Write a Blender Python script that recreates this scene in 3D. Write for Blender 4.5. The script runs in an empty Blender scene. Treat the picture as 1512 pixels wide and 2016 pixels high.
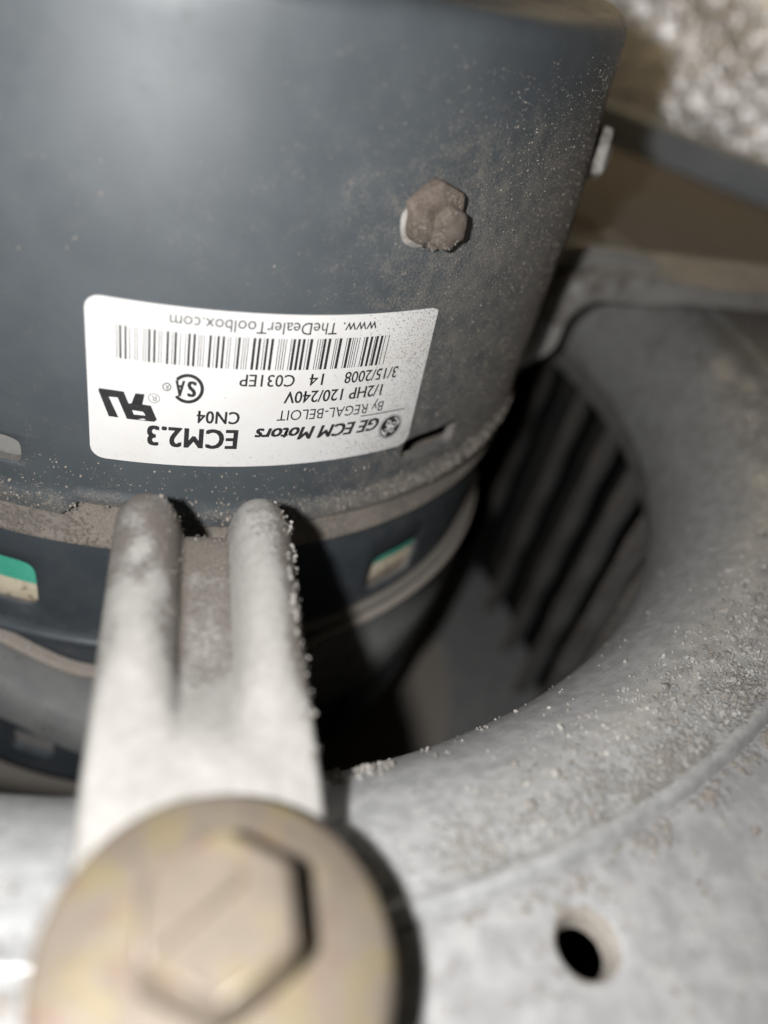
import bpy, bmesh, math, random
import numpy as np
from mathutils import Vector, Matrix

# ------------------------------------------------------------------ camera, world, light
S = 0.001                      # everything below is measured in millimetres
Z0 = 270.0                     # height of the camera above the bottom of the blower, mm
scene = bpy.context.scene
col = scene.collection
R = math.radians

CAM_POS = Vector((0.0, -152.815, 0.0))
CAM_R = Vector((0.963455, -0.167802, 0.208801))
CAM_U = Vector((-0.045479, 0.665698, 0.744834))
CAM_F = Vector((0.263983, 0.727110, -0.633738))
cd = bpy.data.cameras.new('camera')
cam = bpy.data.objects.new('camera', cd)
col.objects.link(cam)
cam.matrix_world = Matrix(((CAM_R.x, CAM_U.x, -CAM_F.x, CAM_POS.x * S),
                           (CAM_R.y, CAM_U.y, -CAM_F.y, CAM_POS.y * S),
                           (CAM_R.z, CAM_U.z, -CAM_F.z, (CAM_POS.z + Z0) * S),
                           (0, 0, 0, 1)))
cd.sensor_fit = 'VERTICAL'
cd.lens = 6.9
cd.sensor_height = 6.9 * 2016 / 1514.0
cd.sensor_width = cd.sensor_height * 0.75
cd.clip_start = 0.004
cd.clip_end = 20
cd.dof.use_dof = True
cd.dof.focus_distance = 0.100
cd.dof.aperture_fstop = 2.1
scene.camera = cam

world = bpy.data.worlds.new('World')
scene.world = world
world.use_nodes = True
bg = world.node_tree.nodes['Background']
bg.inputs['Color'].default_value = (1.0, 0.86, 0.66, 1)
bg.inputs['Strength'].default_value = 0.035

ld = bpy.data.lights.new('camera_flash', 'POINT')
ld.energy = 0.82
ld.color = (1.0, 0.985, 0.965)
ld.shadow_soft_size = 0.0022
flash = bpy.data.objects.new('camera_flash', ld)
col.objects.link(flash)
flash.location = (CAM_POS + CAM_R * -14.6 + CAM_U * 3.5 + CAM_F * -8 + Vector((0, 0, Z0))) * S

# added warm spot, no fixture seen, to brighten the foil insulation behind the motor
rd = bpy.data.lights.new('foil_fill_spot', 'SPOT')
rd.energy = 10.0
rd.color = (1.0, 0.74, 0.38)
rd.spot_size = R(31)
rd.spot_blend = 1.0
rd.shadow_soft_size = 0.05
foil_fill = bpy.data.objects.new('foil_fill_spot', rd)
col.objects.link(foil_fill)
foil_fill.location = Vector((0.02, 0.10, 0.62))
foil_fill.rotation_euler = (Vector((0.24, 0.21, 0.318)) - foil_fill.location).to_track_quat('-Z', 'Y').to_euler()

vs_ = scene.view_settings
vs_.view_transform = 'Standard'
vs_.look = 'None'
vs_.exposure = 0.0
vs_.gamma = 1.0
vs_.use_curve_mapping = False

# ------------------------------------------------------------------ materials
def new_mat(name):
    m = bpy.data.materials.new(name)
    m.use_nodes = True
    nt = m.node_tree
    return m, nt, nt.nodes['Principled BSDF']

def rgb(c):
    return (c[0], c[1], c[2], 1)

class NT:
    """tiny node helper, coordinates in millimetres"""
    def __init__(s, nt):
        s.nt = nt
        tc = nt.nodes.new('ShaderNodeTexCoord')
        mp = nt.nodes.new('ShaderNodeMapping')
        mp.inputs['Scale'].default_value = (1000, 1000, 1000)
        nt.links.new(tc.outputs['Object'], mp.inputs['Vector'])
        s.co = mp.outputs['Vector']
    def val(s, sock, v):
        if isinstance(v, (int, float)):
            sock.default_value = v
        elif isinstance(v, tuple):
            sock.default_value = v
        else:
            s.nt.links.new(v, sock)
    def noise(s, scale, detail=3, rough=0.55, vec=None, out='Fac'):
        n = s.nt.nodes.new('ShaderNodeTexNoise')
        s.nt.links.new(vec or s.co, n.inputs['Vector'])
        n.inputs['Scale'].default_value = scale
        n.inputs['Detail'].default_value = detail
        n.inputs['Roughness'].default_value = rough
        return n.outputs[out]
    def voronoi(s, scale, feature='F1', out='Distance'):
        n = s.nt.nodes.new('ShaderNodeTexVoronoi')
        n.feature = feature
        s.nt.links.new(s.co, n.inputs['Vector'])
        n.inputs['Scale'].default_value = scale
        return n.outputs[out]
    def scaled(s, v):
        mp = s.nt.nodes.new('ShaderNodeMapping')
        mp.inputs['Scale'].default_value = v
        s.nt.links.new(s.co, mp.inputs['Vector'])
        return mp.outputs['Vector']
    def math(s, op, a, b=0.0, c=0.0):
        n = s.nt.nodes.new('ShaderNodeMath')
        n.operation = op
        s.val(n.inputs[0], a); s.val(n.inputs[1], b)
        if op in ('MULTIPLY_ADD',):
            s.val(n.inputs[2], c)
        return n.outputs[0]
    def ramp(s, v, lo, hi, a=0.0, b=1.0):
        n = s.nt.nodes.new('ShaderNodeMapRange')
        n.interpolation_type = 'SMOOTHSTEP'
        s.val(n.inputs['Value'], v)
        n.inputs['From Min'].default_value = lo
        n.inputs['From Max'].default_value = hi
        n.inputs['To Min'].default_value = a
        n.inputs['To Max'].default_value = b
        return n.outputs['Result']
    def mix(s, f, a, b):
        n = s.nt.nodes.new('ShaderNodeMix')
        n.data_type = 'RGBA'
        s.val(n.inputs[0], f)
        s.val(n.inputs[6], a); s.val(n.inputs[7], b)
        return n.outputs[2]
    def attr(s, name):
        n = s.nt.nodes.new('ShaderNodeAttribute')
        n.attribute_name = name
        return n.outputs['Fac']
    def bump(s, h, strength, dist):
        n = s.nt.nodes.new('ShaderNodeBump')
        n.inputs['Strength'].default_value = strength
        n.inputs['Distance'].default_value = dist * S
        s.nt.links.new(h, n.inputs['Height'])
        return n.outputs['Normal']

def dusty(name, c1, c2, rough, metal, dust1=(.34, .30, .26), dust2=(.20, .17, .145), dscale=1.7,
          grain=0.5, base_scale=0.15, fine_bump=0.05, bias=0.0, spec=0.5, soft=0.10, streak=None, coat=None):
    """painted or bare metal with a layer of household dust; the 'dust' attribute says how much has settled"""
    m, nt, b = new_mat(name)
    k = NT(nt)
    base = k.mix(k.ramp(k.noise(base_scale, 5), 0.35, 0.65), rgb(c1), rgb(c2))
    if streak:
        base = k.mix(k.ramp(k.noise(1.0, 3, vec=k.scaled(streak[0])), 0.45, 0.7, 0, streak[2]), base, rgb(streak[1]))
    n1 = k.noise(dscale, 4, 0.6)
    n2 = k.noise(dscale * 0.11, 3)
    n3 = k.noise(dscale * 3.1, 2)
    d = k.attr('dust')
    t = k.math('ADD', d, k.math('MULTIPLY', k.math('SUBTRACT', n1, 0.5), 1.25))
    t = k.math('ADD', t, k.math('MULTIPLY', k.math('SUBTRACT', n2, 0.5), 0.8))
    t = k.math('ADD', t, bias)
    fac = k.ramp(t, 0.5 - soft, 0.5 + soft)
    dcol = k.mix(k.ramp(n3, 0.3, 0.7), rgb(dust2), rgb(dust1))
    fac9 = k.math('MULTIPLY', fac, 0.92)
    nt.links.new(k.mix(fac9, base, dcol), b.inputs['Base Color'])
    smear = k.math('MULTIPLY', k.math('SUBTRACT', k.noise(0.09, 6, 0.65, vec=k.scaled((1.0, 1.0, .35))), 0.5), 0.34)
    nt.links.new(k.math('ADD', k.math('ADD', k.math('MULTIPLY', fac, 0.95 - rough), rough), smear), b.inputs['Roughness'])
    b.inputs['Specular IOR Level'].default_value = spec
    nt.links.new(k.math('MULTIPLY', k.math('SUBTRACT', 1.0, fac), metal), b.inputs['Metallic'])
    if coat:
        nt.links.new(k.math('MULTIPLY', k.math('SUBTRACT', 1.0, fac), coat[0]), b.inputs['Coat Weight'])
        b.inputs['Coat Roughness'].default_value = coat[1]
    h = k.math('ADD', k.math('MULTIPLY', fac, k.math('ADD', n3, 0.25)), k.math('MULTIPLY', k.noise(dscale * 1.3, 2), fine_bump))
    nt.links.new(k.bump(h, 1.0, grain), b.inputs['Normal'])
    return m

def plain(name, c1, c2, rough=0.5, metal=0.0, scale=0.3, bump=0.0, bscale=2.0, spec=0.5):
    m, nt, b = new_mat(name)
    k = NT(nt)
    nt.links.new(k.mix(k.ramp(k.noise(scale, 4), 0.35, 0.65), rgb(c1), rgb(c2)), b.inputs['Base Color'])
    b.inputs['Roughness'].default_value = rough
    b.inputs['Metallic'].default_value = metal
    b.inputs['Specular IOR Level'].default_value = spec
    if bump:
        nt.links.new(k.bump(k.noise(bscale, 3), 1.0, bump), b.inputs['Normal'])
    return m

M = {}
M['can'] = dusty('blue_grey_paint', (.056, .066, .075), (.065, .076, .085), 0.47, 0.0, dust1=(.26, .235, .205), dust2=(.13, .12, .105), dscale=3.6, grain=0.10, fine_bump=0.12, soft=0.34, spec=0.6, coat=(0.25, 0.75))
M['shell'] = dusty('dark_blue_paint', (.048, .058, .068), (.058, .068, .078), 0.48, 0.0, dust1=(.26, .235, .205), dust2=(.13, .12, .105), dscale=3.0, grain=0.10, fine_bump=0.10, soft=0.3)
M['gap'] = dusty('dusty_ring', (.19, .17, .15), (.14, .125, .11), 0.9, 0.0, dust1=(.26, .23, .20), dust2=(.16, .142, .123), dscale=1.6, grain=0.22)
M['bell'] = dusty('galvanised_bell', (.36, .365, .37), (.46, .465, .47), 0.46, 0.30, dust1=(.30, .28, .25), dust2=(.13, .118, .10),
                  dscale=1.5, grain=0.20, base_scale=0.5, fine_bump=0.28, soft=.16, streak=((.5, .5, 2.2), (.28, .28, .28), .45))
M['plate'] = dusty('galvanised_sheet', (.255, .255, .26), (.34, .34, .34), 0.6, 0.05, dust1=(.34, .31, .275), dust2=(.19, .17, .145),
                   dscale=1.0, grain=0.22, base_scale=0.35, fine_bump=0.25)
M['arm'] = dusty('pale_zinc_arm', (.295, .286, .272), (.335, .325, .31), 0.48, 0.12, dust1=(.215, .182, .153), dust2=(.085, .072, .062),
                 dscale=2.4, grain=0.30, base_scale=0.8, fine_bump=0.40, soft=0.24)
M['band'] = dusty('grey_band', (.40, .41, .415), (.48, .485, .485), 0.55, 0.1, dscale=1.5, grain=0.2)
M['wheel'] = dusty('blade_steel', (.15, .15, .15), (.21, .205, .20), 0.6, 0.1, dust1=(.22, .19, .165), dust2=(.11, .095, .08), dscale=0.5, grain=0.6)
M['disc'] = dusty('wheel_disc_steel', (.21, .215, .22), (.25, .25, .25), 0.6, 0.1, dust1=(.30, .275, .24), dust2=(.24, .215, .19), dscale=0.3, grain=0.3)
M['dust'] = plain('grey_brown_dust', (.31, .28, .25), (.19, .17, .15), 1.0, 0, 0.9, spec=0.1)
M['dust_pale'] = plain('pale_dust', (.36, .345, .325), (.20, .187, .17), 0.9, 0, 0.6, spec=0.2)
M['clump'] = dusty('caked_dust', (.17, .14, .12), (.12, .10, .087), 1.0, 0.0, dust1=(.25, .215, .18), dust2=(.13, .11, .095), dscale=2.6, grain=0.35, spec=0.1, soft=.3)
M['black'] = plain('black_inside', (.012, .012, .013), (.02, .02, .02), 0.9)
M['grey_in'] = plain('grey_casting', (.28, .275, .265), (.34, .33, .32), 0.55, 0.3, 0.5)
M['green'] = plain('green_insulator', (.07, .42, .30), (.09, .47, .34), 0.4)
M['winding'] = dusty('cream_winding', (.52, .46, .34), (.60, .54, .42), 0.5, 0.0, dust1=(.33, .25, .19), dust2=(.24, .17, .13), dscale=0.9, grain=0.2)
M['ink'] = plain('black_ink', (.018, .018, .020), (.03, .03, .032), 0.55, 0, 3.0)
M['ink_grey'] = plain('grey_ink', (.16, .16, .165), (.20, .20, .205), 0.6, 0, 3.0)
M['rubber'] = plain('black_rubber', (.015, .015, .016), (.025, .025, .025), 0.8)
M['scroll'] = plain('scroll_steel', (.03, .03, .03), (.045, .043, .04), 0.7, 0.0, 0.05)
M['rail'] = plain('blue_grey_rail', (.30, .33, .37), (.35, .38, .42), 0.6, 0.0, 0.05)

def label_mat():
    m, nt, b = new_mat('white_label_film')
    k = NT(nt)
    d = k.attr('dust')
    t = k.math('ADD', k.math('MULTIPLY', d, 0.16), k.noise(4.2, 3, 0.6))
    sp = k.ramp(t, 0.69, 0.78)
    sm = k.math('MULTIPLY', k.ramp(k.noise(0.12, 3), 0.45, 0.75), 0.30)
    basec = k.mix(sm, (.66, .657, .655, 1), (.56, .53, .49, 1))
    nt.links.new(k.mix(k.math('MULTIPLY', sp, 0.75), basec, (.30, .26, .22, 1)), b.inputs['Base Color'])
    b.inputs['Roughness'].default_value = 0.45
    b.inputs['Specular IOR Level'].default_value = 0.35
    nt.links.new(k.bump(k.math('ADD', sp, k.math('MULTIPLY', k.noise(0.6, 2), .4)), 1.0, 0.06), b.inputs['Normal'])
    return m
M['label'] = label_mat()

def zinc_mat():
    m, nt, b = new_mat('yellow_zinc')
    k = NT(nt)
    c = k.mix(k.ramp(k.noise(0.16, 4), 0.35, 0.65), (.138, .115, .091, 1), (.165, .14, .115, 1))
    c = k.mix(k.math('MULTIPLY', k.ramp(k.noise(0.30, 3), 0.48, 0.68), 0.6), c, (.185, .152, .075, 1))
    c = k.mix(k.math('MULTIPLY', k.ramp(k.noise(0.42, 3), 0.52, 0.72), 0.6), c, (.155, .098, .074, 1))
    nt.links.new(c, b.inputs['Base Color'])
    b.inputs['Metallic'].default_value = 0.25
    b.inputs['Roughness'].default_value = 0.48
    nt.links.new(k.bump(k.noise(1.0, 3), 1.0, 0.10), b.inputs['Normal'])
    return m
M['zinc'] = zinc_mat()

def foil_mat():
    m, nt, b = new_mat('crinkled_foil')
    k = NT(nt)
    c = k.mix(k.ramp(k.noise(0.10, 4), 0.35, 0.7), (.95, .94, .95, 1), (.86, .85, .86, 1))
    nt.links.new(c, b.inputs['Base Color'])
    b.inputs['Metallic'].default_value = 0.7
    rv = k.ramp(k.noise(0.7, 2), 0.35, 0.65, 0.24, 0.44)
    nt.links.new(rv, b.inputs['Roughness'])
    h = k.math('ADD', k.voronoi(0.30), k.math('MULTIPLY', k.noise(0.8, 3), 0.5))
    nt.links.new(k.bump(h, 1.0, 0.35), b.inputs['Normal'])
    return m
M['foil'] = foil_mat()

# ------------------------------------------------------------------ mesh helpers (mm)
rng = random.Random(7)
nrng = np.random.RandomState(11)

def mesh_obj(name, verts, faces, mat, parent=None, dust=None, smooth=True, origin=None, sharp=None):
    v = np.asarray([tuple(p) for p in verts], dtype=float)
    o = np.array(origin if origin is not None else ((v.min(0) + v.max(0)) / 2))
    me = bpy.data.meshes.new(name)
    me.from_pydata([tuple(q) for q in (v - o) * S], [], faces)
    me.validate()
    if dust is not None:
        a = me.attributes.new('dust', 'FLOAT', 'POINT')
        a.data.foreach_set('value', np.asarray(dust, dtype=np.float32))
    bm = bmesh.new(); bm.from_mesh(me)
    bmesh.ops.recalc_face_normals(bm, faces=bm.faces)
    bm.to_mesh(me); bm.free()
    me.polygons.foreach_set('use_smooth', [smooth] * len(me.polygons))
    if smooth and sharp:
        me.set_sharp_from_angle(angle=R(sharp))
    me.materials.append(mat if not isinstance(mat, str) else M[mat])
    ob = bpy.data.objects.new(name, me)
    col.objects.link(ob)
    w = Vector((o[0], o[1], o[2] + Z0)) * S
    if parent:
        ob.parent = parent
        pw = parent.location.copy()
        if parent.parent:
            pw = pw + parent.parent.location
        ob.location = w - pw
    else:
        ob.location = w
    return ob

def thing(name, label, cat, base, group=None, kind=None):
    e = bpy.data.objects.new(name, None)
    e.empty_display_size = 0.01
    col.objects.link(e)
    e.location = Vector((base[0], base[1], base[2] + Z0)) * S
    tag(e, label, cat, group, kind)
    return e

def tag(o, label=None, cat=None, group=None, kind=None):
    if label: o['label'] = label
    if cat: o['category'] = cat
    if group: o['group'] = group
    if kind: o['kind'] = kind

def pol(az, r, z):
    a = R(az)
    return (r * math.sin(a), -r * math.cos(a), z)

def lathe(profile, az0=0, az1=360, n=180, close=False):
    """profile: list of (r,z)"""
    full = abs(az1 - az0) >= 359.9
    m = n if full else n + 1
    V = []; F = []
    for i in range(m):
        az = az0 + (az1 - az0) * i / n
        for r, z in profile:
            V.append(pol(az, r, z))
    P = len(profile)
    for i in range(n):
        a = i * P; b = ((i + 1) % m) * P
        for j in range(P - 1 + (1 if close else 0)):
            j2 = (j + 1) % P
            F.append((a + j, b + j, b + j2, a + j2))
    return V, F

def breaks(pts, step):
    pts = sorted(set(pts)); out = [pts[0]]
    for a, b in zip(pts[:-1], pts[1:]):
        n = max(1, int(math.ceil((b - a) / step - 1e-6)))
        out += [a + (b - a) * (i + 1) / n for i in range(n)]
    return out

def panel(us, vs, map3, cuts=(), wrap=False):
    """grid in (u,v); each cut opens a hole with rounded outline: rings = [(scale, depth), ...] from outside in"""
    V = []; F = []; UV = []
    nu, nv = len(us), len(vs)
    for u in us:
        for v in vs:
            V.append(map3(u, v, 0.0)); UV.append((u, v))
    def inside(u, v):
        return any(c['u'][0] < u < c['u'][1] and c['v'][0] < v < c['v'][1] for c in cuts)
    m = nu if wrap else nu - 1
    for i in range(m):
        i2 = (i + 1) % nu
        ue = us[i2] if i2 else us[0] + 360
        for j in range(nv - 1):
            if inside((us[i] + ue) / 2, (vs[j] + vs[j + 1]) / 2):
                continue
            F.append((i * nv + j, i2 * nv + j, i2 * nv + j + 1, i * nv + j + 1))
    eps = 1e-6
    for c in cuts:
        iu = [i for i, u in enumerate(us) if c['u'][0] - eps <= u <= c['u'][1] + eps]
        jv = [j for j, v in enumerate(vs) if c['v'][0] - eps <= v <= c['v'][1] + eps]
        loop = [(i, jv[0]) for i in iu] + [(iu[-1], j) for j in jv[1:]] + [(i, jv[-1]) for i in iu[-2::-1]] + [(iu[0], j) for j in jv[-2:0:-1]]
        cu, cv = c['c']; a, b, n = c['a'], c['b'], c['n']
        prev = [i * nv + j for i, j in loop]
        for sc, dep in c['rings']:
            cur = []
            for i, j in loop:
                x, y = (us[i] - cu), (vs[j] - cv)
                hx = (c['u'][1] - c['u'][0]) / 2; hy = (c['v'][1] - c['v'][0]) / 2
                x, y = x / hx, y / hy
                q = (abs(x) ** n + abs(y) ** n) ** (1.0 / n)
                uu = cu + x / q * a * sc; vv = cv + y / q * b * sc
                cur.append(len(V)); V.append(map3(uu, vv, dep)); UV.append((uu, vv))
            L = len(loop)
            for t in range(L):
                F.append((prev[t], prev[(t + 1) % L], cur[(t + 1) % L], cur[t]))
            prev = cur
    return V, F, UV

def sheet(grid, thick, nu, nv):
    """closed slab from a grid of points (nu x nv), thickened along the local normal"""
    P = np.array(grid, dtype=float).reshape(nu, nv, 3)
    du = np.gradient(P, axis=0); dv = np.gradient(P, axis=1)
    N = np.cross(du, dv); N /= np.linalg.norm(N, axis=2, keepdims=True) + 1e-12
    B = P - N * thick
    V = [tuple(x) for x in P.reshape(-1, 3)] + [tuple(x) for x in B.reshape(-1, 3)]
    o = nu * nv; F = []
    for i in range(nu - 1):
        for j in range(nv - 1):
            a, b, c, d = i * nv + j, (i + 1) * nv + j, (i + 1) * nv + j + 1, i * nv + j + 1
            F.append((a, b, c, d)); F.append((o + d, o + c, o + b, o + a))
    for i in range(nu - 1):
        for j in (0, nv - 1):
            a, b = i * nv + j, (i + 1) * nv + j
            F.append((a, b, o + b, o + a))
    for j in range(nv - 1):
        for i in (0, nu - 1):
            a, b = i * nv + j, i * nv + j + 1
            F.append((a, b, o + b, o + a))
    return V, F, N

def box_pts(p0, p1):
    x0, y0, z0 = p0; x1, y1, z1 = p1
    V = [(x0, y0, z0), (x1, y0, z0), (x1, y1, z0), (x0, y1, z0), (x0, y0, z1), (x1, y0, z1), (x1, y1, z1), (x0, y1, z1)]
    F = [(0, 3, 2, 1), (4, 5, 6, 7), (0, 1, 5, 4), (1, 2, 6, 5), (2, 3, 7, 6), (3, 0, 4, 7)]
    return V, F

_ph = (1 + 5 ** .5) / 2
ICO_V = np.array([(-1, _ph, 0), (1, _ph, 0), (-1, -_ph, 0), (1, -_ph, 0), (0, -1, _ph), (0, 1, _ph), (0, -1, -_ph), (0, 1, -_ph),
                  (_ph, 0, -1), (_ph, 0, 1), (-_ph, 0, -1), (-_ph, 0, 1)]) / math.sqrt(1 + _ph ** 2)
ICO_F = np.array([(0, 11, 5), (0, 5, 1), (0, 1, 7), (0, 7, 10), (0, 10, 11), (1, 5, 9), (5, 11, 4), (11, 10, 2), (10, 7, 6), (7, 1, 8),
                  (3, 9, 4), (3, 4, 2), (3, 2, 6), (3, 6, 8), (3, 8, 9), (4, 9, 5), (2, 4, 11), (6, 2, 10), (8, 6, 7), (9, 8, 1)])

def grains(pts, parent, mat, label, sink=0.25, name='dust_grains'):
    """pts: (position, normal, radius); one joined mesh of lumpy grains"""
    n = len(pts)
    P = np.array([p[0] for p in pts], float); N = np.array([p[1] for p in pts], float)
    N /= np.linalg.norm(N, axis=1, keepdims=True)
    r = np.array([p[2] for p in pts], float)
    q = nrng.normal(size=(n, 4)); q /= np.linalg.norm(q, axis=1, keepdims=True)
    w, x, y, z = q.T
    RM = np.stack([1 - 2 * (y * y + z * z), 2 * (x * y - z * w), 2 * (x * z + y * w), 2 * (x * y + z * w), 1 - 2 * (x * x + z * z),
                   2 * (y * z - x * w), 2 * (x * z - y * w), 2 * (y * z + x * w), 1 - 2 * (x * x + y * y)], -1).reshape(n, 3, 3)
    sc = nrng.uniform(0.6, 1.25, (n, 1, 3))
    loc = (ICO_V[None] * nrng.uniform(0.72, 1.25, (n, 12, 1))) * sc
    loc = np.einsum('nij,nkj->nki', RM, loc) * r[:, None, None]
    Vv = P[:, None, :] + N[:, None, :] * (r * (1 - 2 * sink))[:, None, None] + loc
    Ff = (ICO_F[None] + 12 * np.arange(n)[:, None, None]).reshape(-1, 3)
    me = bpy.data.meshes.new(name)
    V = Vv.reshape(-1, 3); o = (V.min(0) + V.max(0)) / 2
    me.from_pydata(((V - o) * S).tolist(), [], Ff.tolist())
    me.polygons.foreach_set('use_smooth', [False] * len(me.polygons))
    me.materials.append(M[mat])
    ob = bpy.data.objects.new(name, me)
    col.objects.link(ob)
    ob.parent = parent
    pw = parent.location.copy()
    if parent.parent: pw = pw + parent.parent.location
    ob.location = Vector((o[0], o[1], o[2] + Z0)) * S - pw
    tag(ob, label, kind='stuff')
    return ob

def sstep(a, b, x):
    t = min(1, max(0, (x - a) / (b - a)))
    return t * t * (3 - 2 * t)

def vn(x, y=0.0, z=0.0):
    """cheap smooth value noise, -1..1"""
    return (math.sin(x * 1.7 + 1.3 * math.sin(y * 1.1 + z)) + math.sin(y * 2.3 + 1.7 * math.sin(x * .9 - z * 1.3)) + math.sin((x + y + z) * 1.27)) / 3

# ------------------------------------------------------------------ blower housing
housing = thing('blower_housing', 'galvanised blower housing with flared round inlet and bolt hole', 'blower housing', (0, 0, -262))
RP = 130.6                                                       # radius where the flat side begins
RAILN = (0.756, 0.655); RAILD = 232.0

def plate_r(az, v):
    """v in mm: 0..20 true radius offset, beyond stretched to the housing's edge"""
    if v <= 20: return RP + v
    a = R(az); dn = RAILN[0] * math.sin(a) - RAILN[1] * math.cos(a)
    rm = 262.0
    if dn > 0.1: rm = min(rm, RAILD / dn)
    return RP + 20 + (v - 20) / 40.0 * (rm - RP - 20)

HC = (15.8, 6.3)
def plate_map(u, v, dep):
    r = plate_r(u, v)
    z = -68.1 - dep
    if v <= 20: z += -0.35 * math.exp(-(v / 0.5) ** 2) + 0.05 * vn(u * .8, v * .3)
    return pol(u, r, z)
us = breaks([-180, -30, 13.4, 18.2, 30, 110, 180], 1.5)
us = [u for u in us if u < 180 - 1e-6]
us = sorted(set(us + breaks([13.4, 18.2], 0.3)))
vs = [0, .25, .5, .8, 1.2, 1.7, 1.9] + breaks([2, 10.6], 0.45) + breaks([11, 20], 1.0) + breaks([20, 60], 4)[1:]
vs = sorted(set(vs))
cut = dict(u=(13.4, 18.2), v=(2, 10.6), c=HC, a=1.06, b=2.55, n=2.0,
           rings=[(1.4, 0), (1.27, .12), (1.13, .5), (1.03, 1.1), (.98, 1.8), (.95, 2.7)])
cut['v'] = (min(vs, key=lambda q: abs(q - 2)), min(vs, key=lambda q: abs(q - 10.6)))
cut['u'] = (min(us, key=lambda q: abs(q - 13.4)), min(us, key=lambda q: abs(q - 18.2)))
V, F, UV = panel(us, vs, plate_map, [cut], wrap=True)
dust = []
for (u, v) in UV:
    d = 0.17 + 0.45 * sstep(60, 100, u) + 0.25 * math.exp(-((v - 1) / 2.0) ** 2)
    d += 0.12 * sstep(25, 45, u)
    q = math.hypot((u - HC[0]) / 1.3 * 3.1, v - HC[1])
    d += 0.35 * math.exp(-((q - 2.9) / 0.7) ** 2) + 0.6 * (q < 3.1)
    dust.append(d)
side = mesh_obj('side_plate', V, F, 'plate', housing, dust)

# flared inlet: quarter-round from the flat side down into the wheel
prof = []
prof += [(RP, -68.45), (RP - .35, -68.0), (RP - .75, -67.5), (RP - 1.2, -67.3), (RP - 1.7, -67.45), (RP - 2.2, -67.8)]
for i in range(25):
    a = R(90 + 90 * i / 24.0)
    prof.append((128.3 + 21.4 * math.cos(a), -89.5 + 21.4 * math.sin(a) + 0.2))
prof += [(106.9, -91.5), (107.7, -91.6)]
for i in range(12):
    a = R(180 - 90 * i / 11.0)
    prof.append((128.3 + 20.5 * math.cos(a), -89.5 + 20.5 * math.sin(a)))
V, F = lathe(prof, -180, 180, 360)
dust = []
for p in V:
    az = math.degrees(math.atan2(p[0], -p[1])); r = math.hypot(p[0], p[1])
    d = 0.14 + 0.46 * sstep(118, 127.5, r) * (1 - sstep(128.3, 129.5, r)) * (0.75 + .5 * vn(az * .35)) + 0.22 * sstep(35, 75, az)
    dust.append(d)
V = [(x, y, z + 0.12 * vn(x * .15, y * .15)) for x, y, z in V]
ring = mesh_obj('inlet_ring', V, F, 'bell', housing, dust, sharp=60)

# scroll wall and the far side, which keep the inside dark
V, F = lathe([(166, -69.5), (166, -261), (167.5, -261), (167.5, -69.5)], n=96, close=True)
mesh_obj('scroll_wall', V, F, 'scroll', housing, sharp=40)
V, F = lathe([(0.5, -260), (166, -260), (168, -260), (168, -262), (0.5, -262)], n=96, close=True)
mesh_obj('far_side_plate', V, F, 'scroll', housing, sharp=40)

# dust lying on the flare
def bell_pt(az, t):
    """t 0 at the flat side .. 1 at the lip"""
    a = R(90 + 90 * t)
    r = 128.3 + 21.4 * math.cos(a); z = -89.3 + 21.4 * math.sin(a)
    n = pol(az, math.cos(a), math.sin(a))
    return pol(az, r, z), n
pts = []
for i in range(19000):
    az = rng.uniform(-12, 80)
    u = rng.random()
    if u < 0.45:
        t = abs(rng.gauss(0.10, 0.06)) + 0.03 * vn(az * .5)
    elif u < 0.8:
        t = abs(rng.gauss(0.22, 0.12))
    else:
        t = rng.uniform(0.0, 0.8)
    w = 0.30 + 0.70 * sstep(10, 32, az)
    if vn(az * 1.1, t * 18) + rng.gauss(0, .5) < 0.35 - 0.4 * w or rng.random() > w: continue
    t = max(0.02, min(.95, t))
    if t > 0.38 and rng.random() < 0.75: continue
    p, n = bell_pt(az, t)
    pts.append((p, n, min(0.5, rng.lognormvariate(-2.15, 0.45)) * (0.8 + .4 * (t < .3))))
for i in range(2600):
    az = rng.uniform(16, 75); t = min(.5, abs(rng.gauss(0.15, 0.11)) + .02)
    if rng.random() > sstep(14, 36, az) * (.35 + .65 * (vn(az * .8, t * 14) > 0)): continue
    p, n = bell_pt(az, t)
    pts.append((p, n, min(0.6, rng.lognormvariate(-1.55, 0.38))))
for c in range(38):                                             # clumps along the crest next to the arm
    az = rng.uniform(8.2, 12.5) if c < 34 else rng.uniform(12.5, 20); t = rng.gauss(0.545, 0.035)
    for k_ in range(rng.randint(3, 9)):
        p, n = bell_pt(az + rng.gauss(0, .22), t + rng.gauss(0, .012))
        n = Vector(n); p = Vector(p) + n * rng.uniform(0, .35)
        pts.append((tuple(p), tuple(n), rng.uniform(.10, .26)))
grains(pts, ring, 'dust_pale', 'loose crumbs of dust lying on the flared inlet')
pts = []
for i in range(4200):
    az = rng.uniform(-14, 40); v = rng.uniform(1, 20) ** 1.0
    if vn(az * .9, v * .8) < 0.05: continue
    q = math.hypot((az - HC[0]) / 1.3 * 3.1, v - HC[1])
    if q < 4.2: continue
    pts.append((pol(az, RP + v, -68.1), (0, 0, 1), rng.lognormvariate(-2.2, 0.5)))
grains(pts, side, 'dust', 'specks of dust on the flat side')

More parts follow.
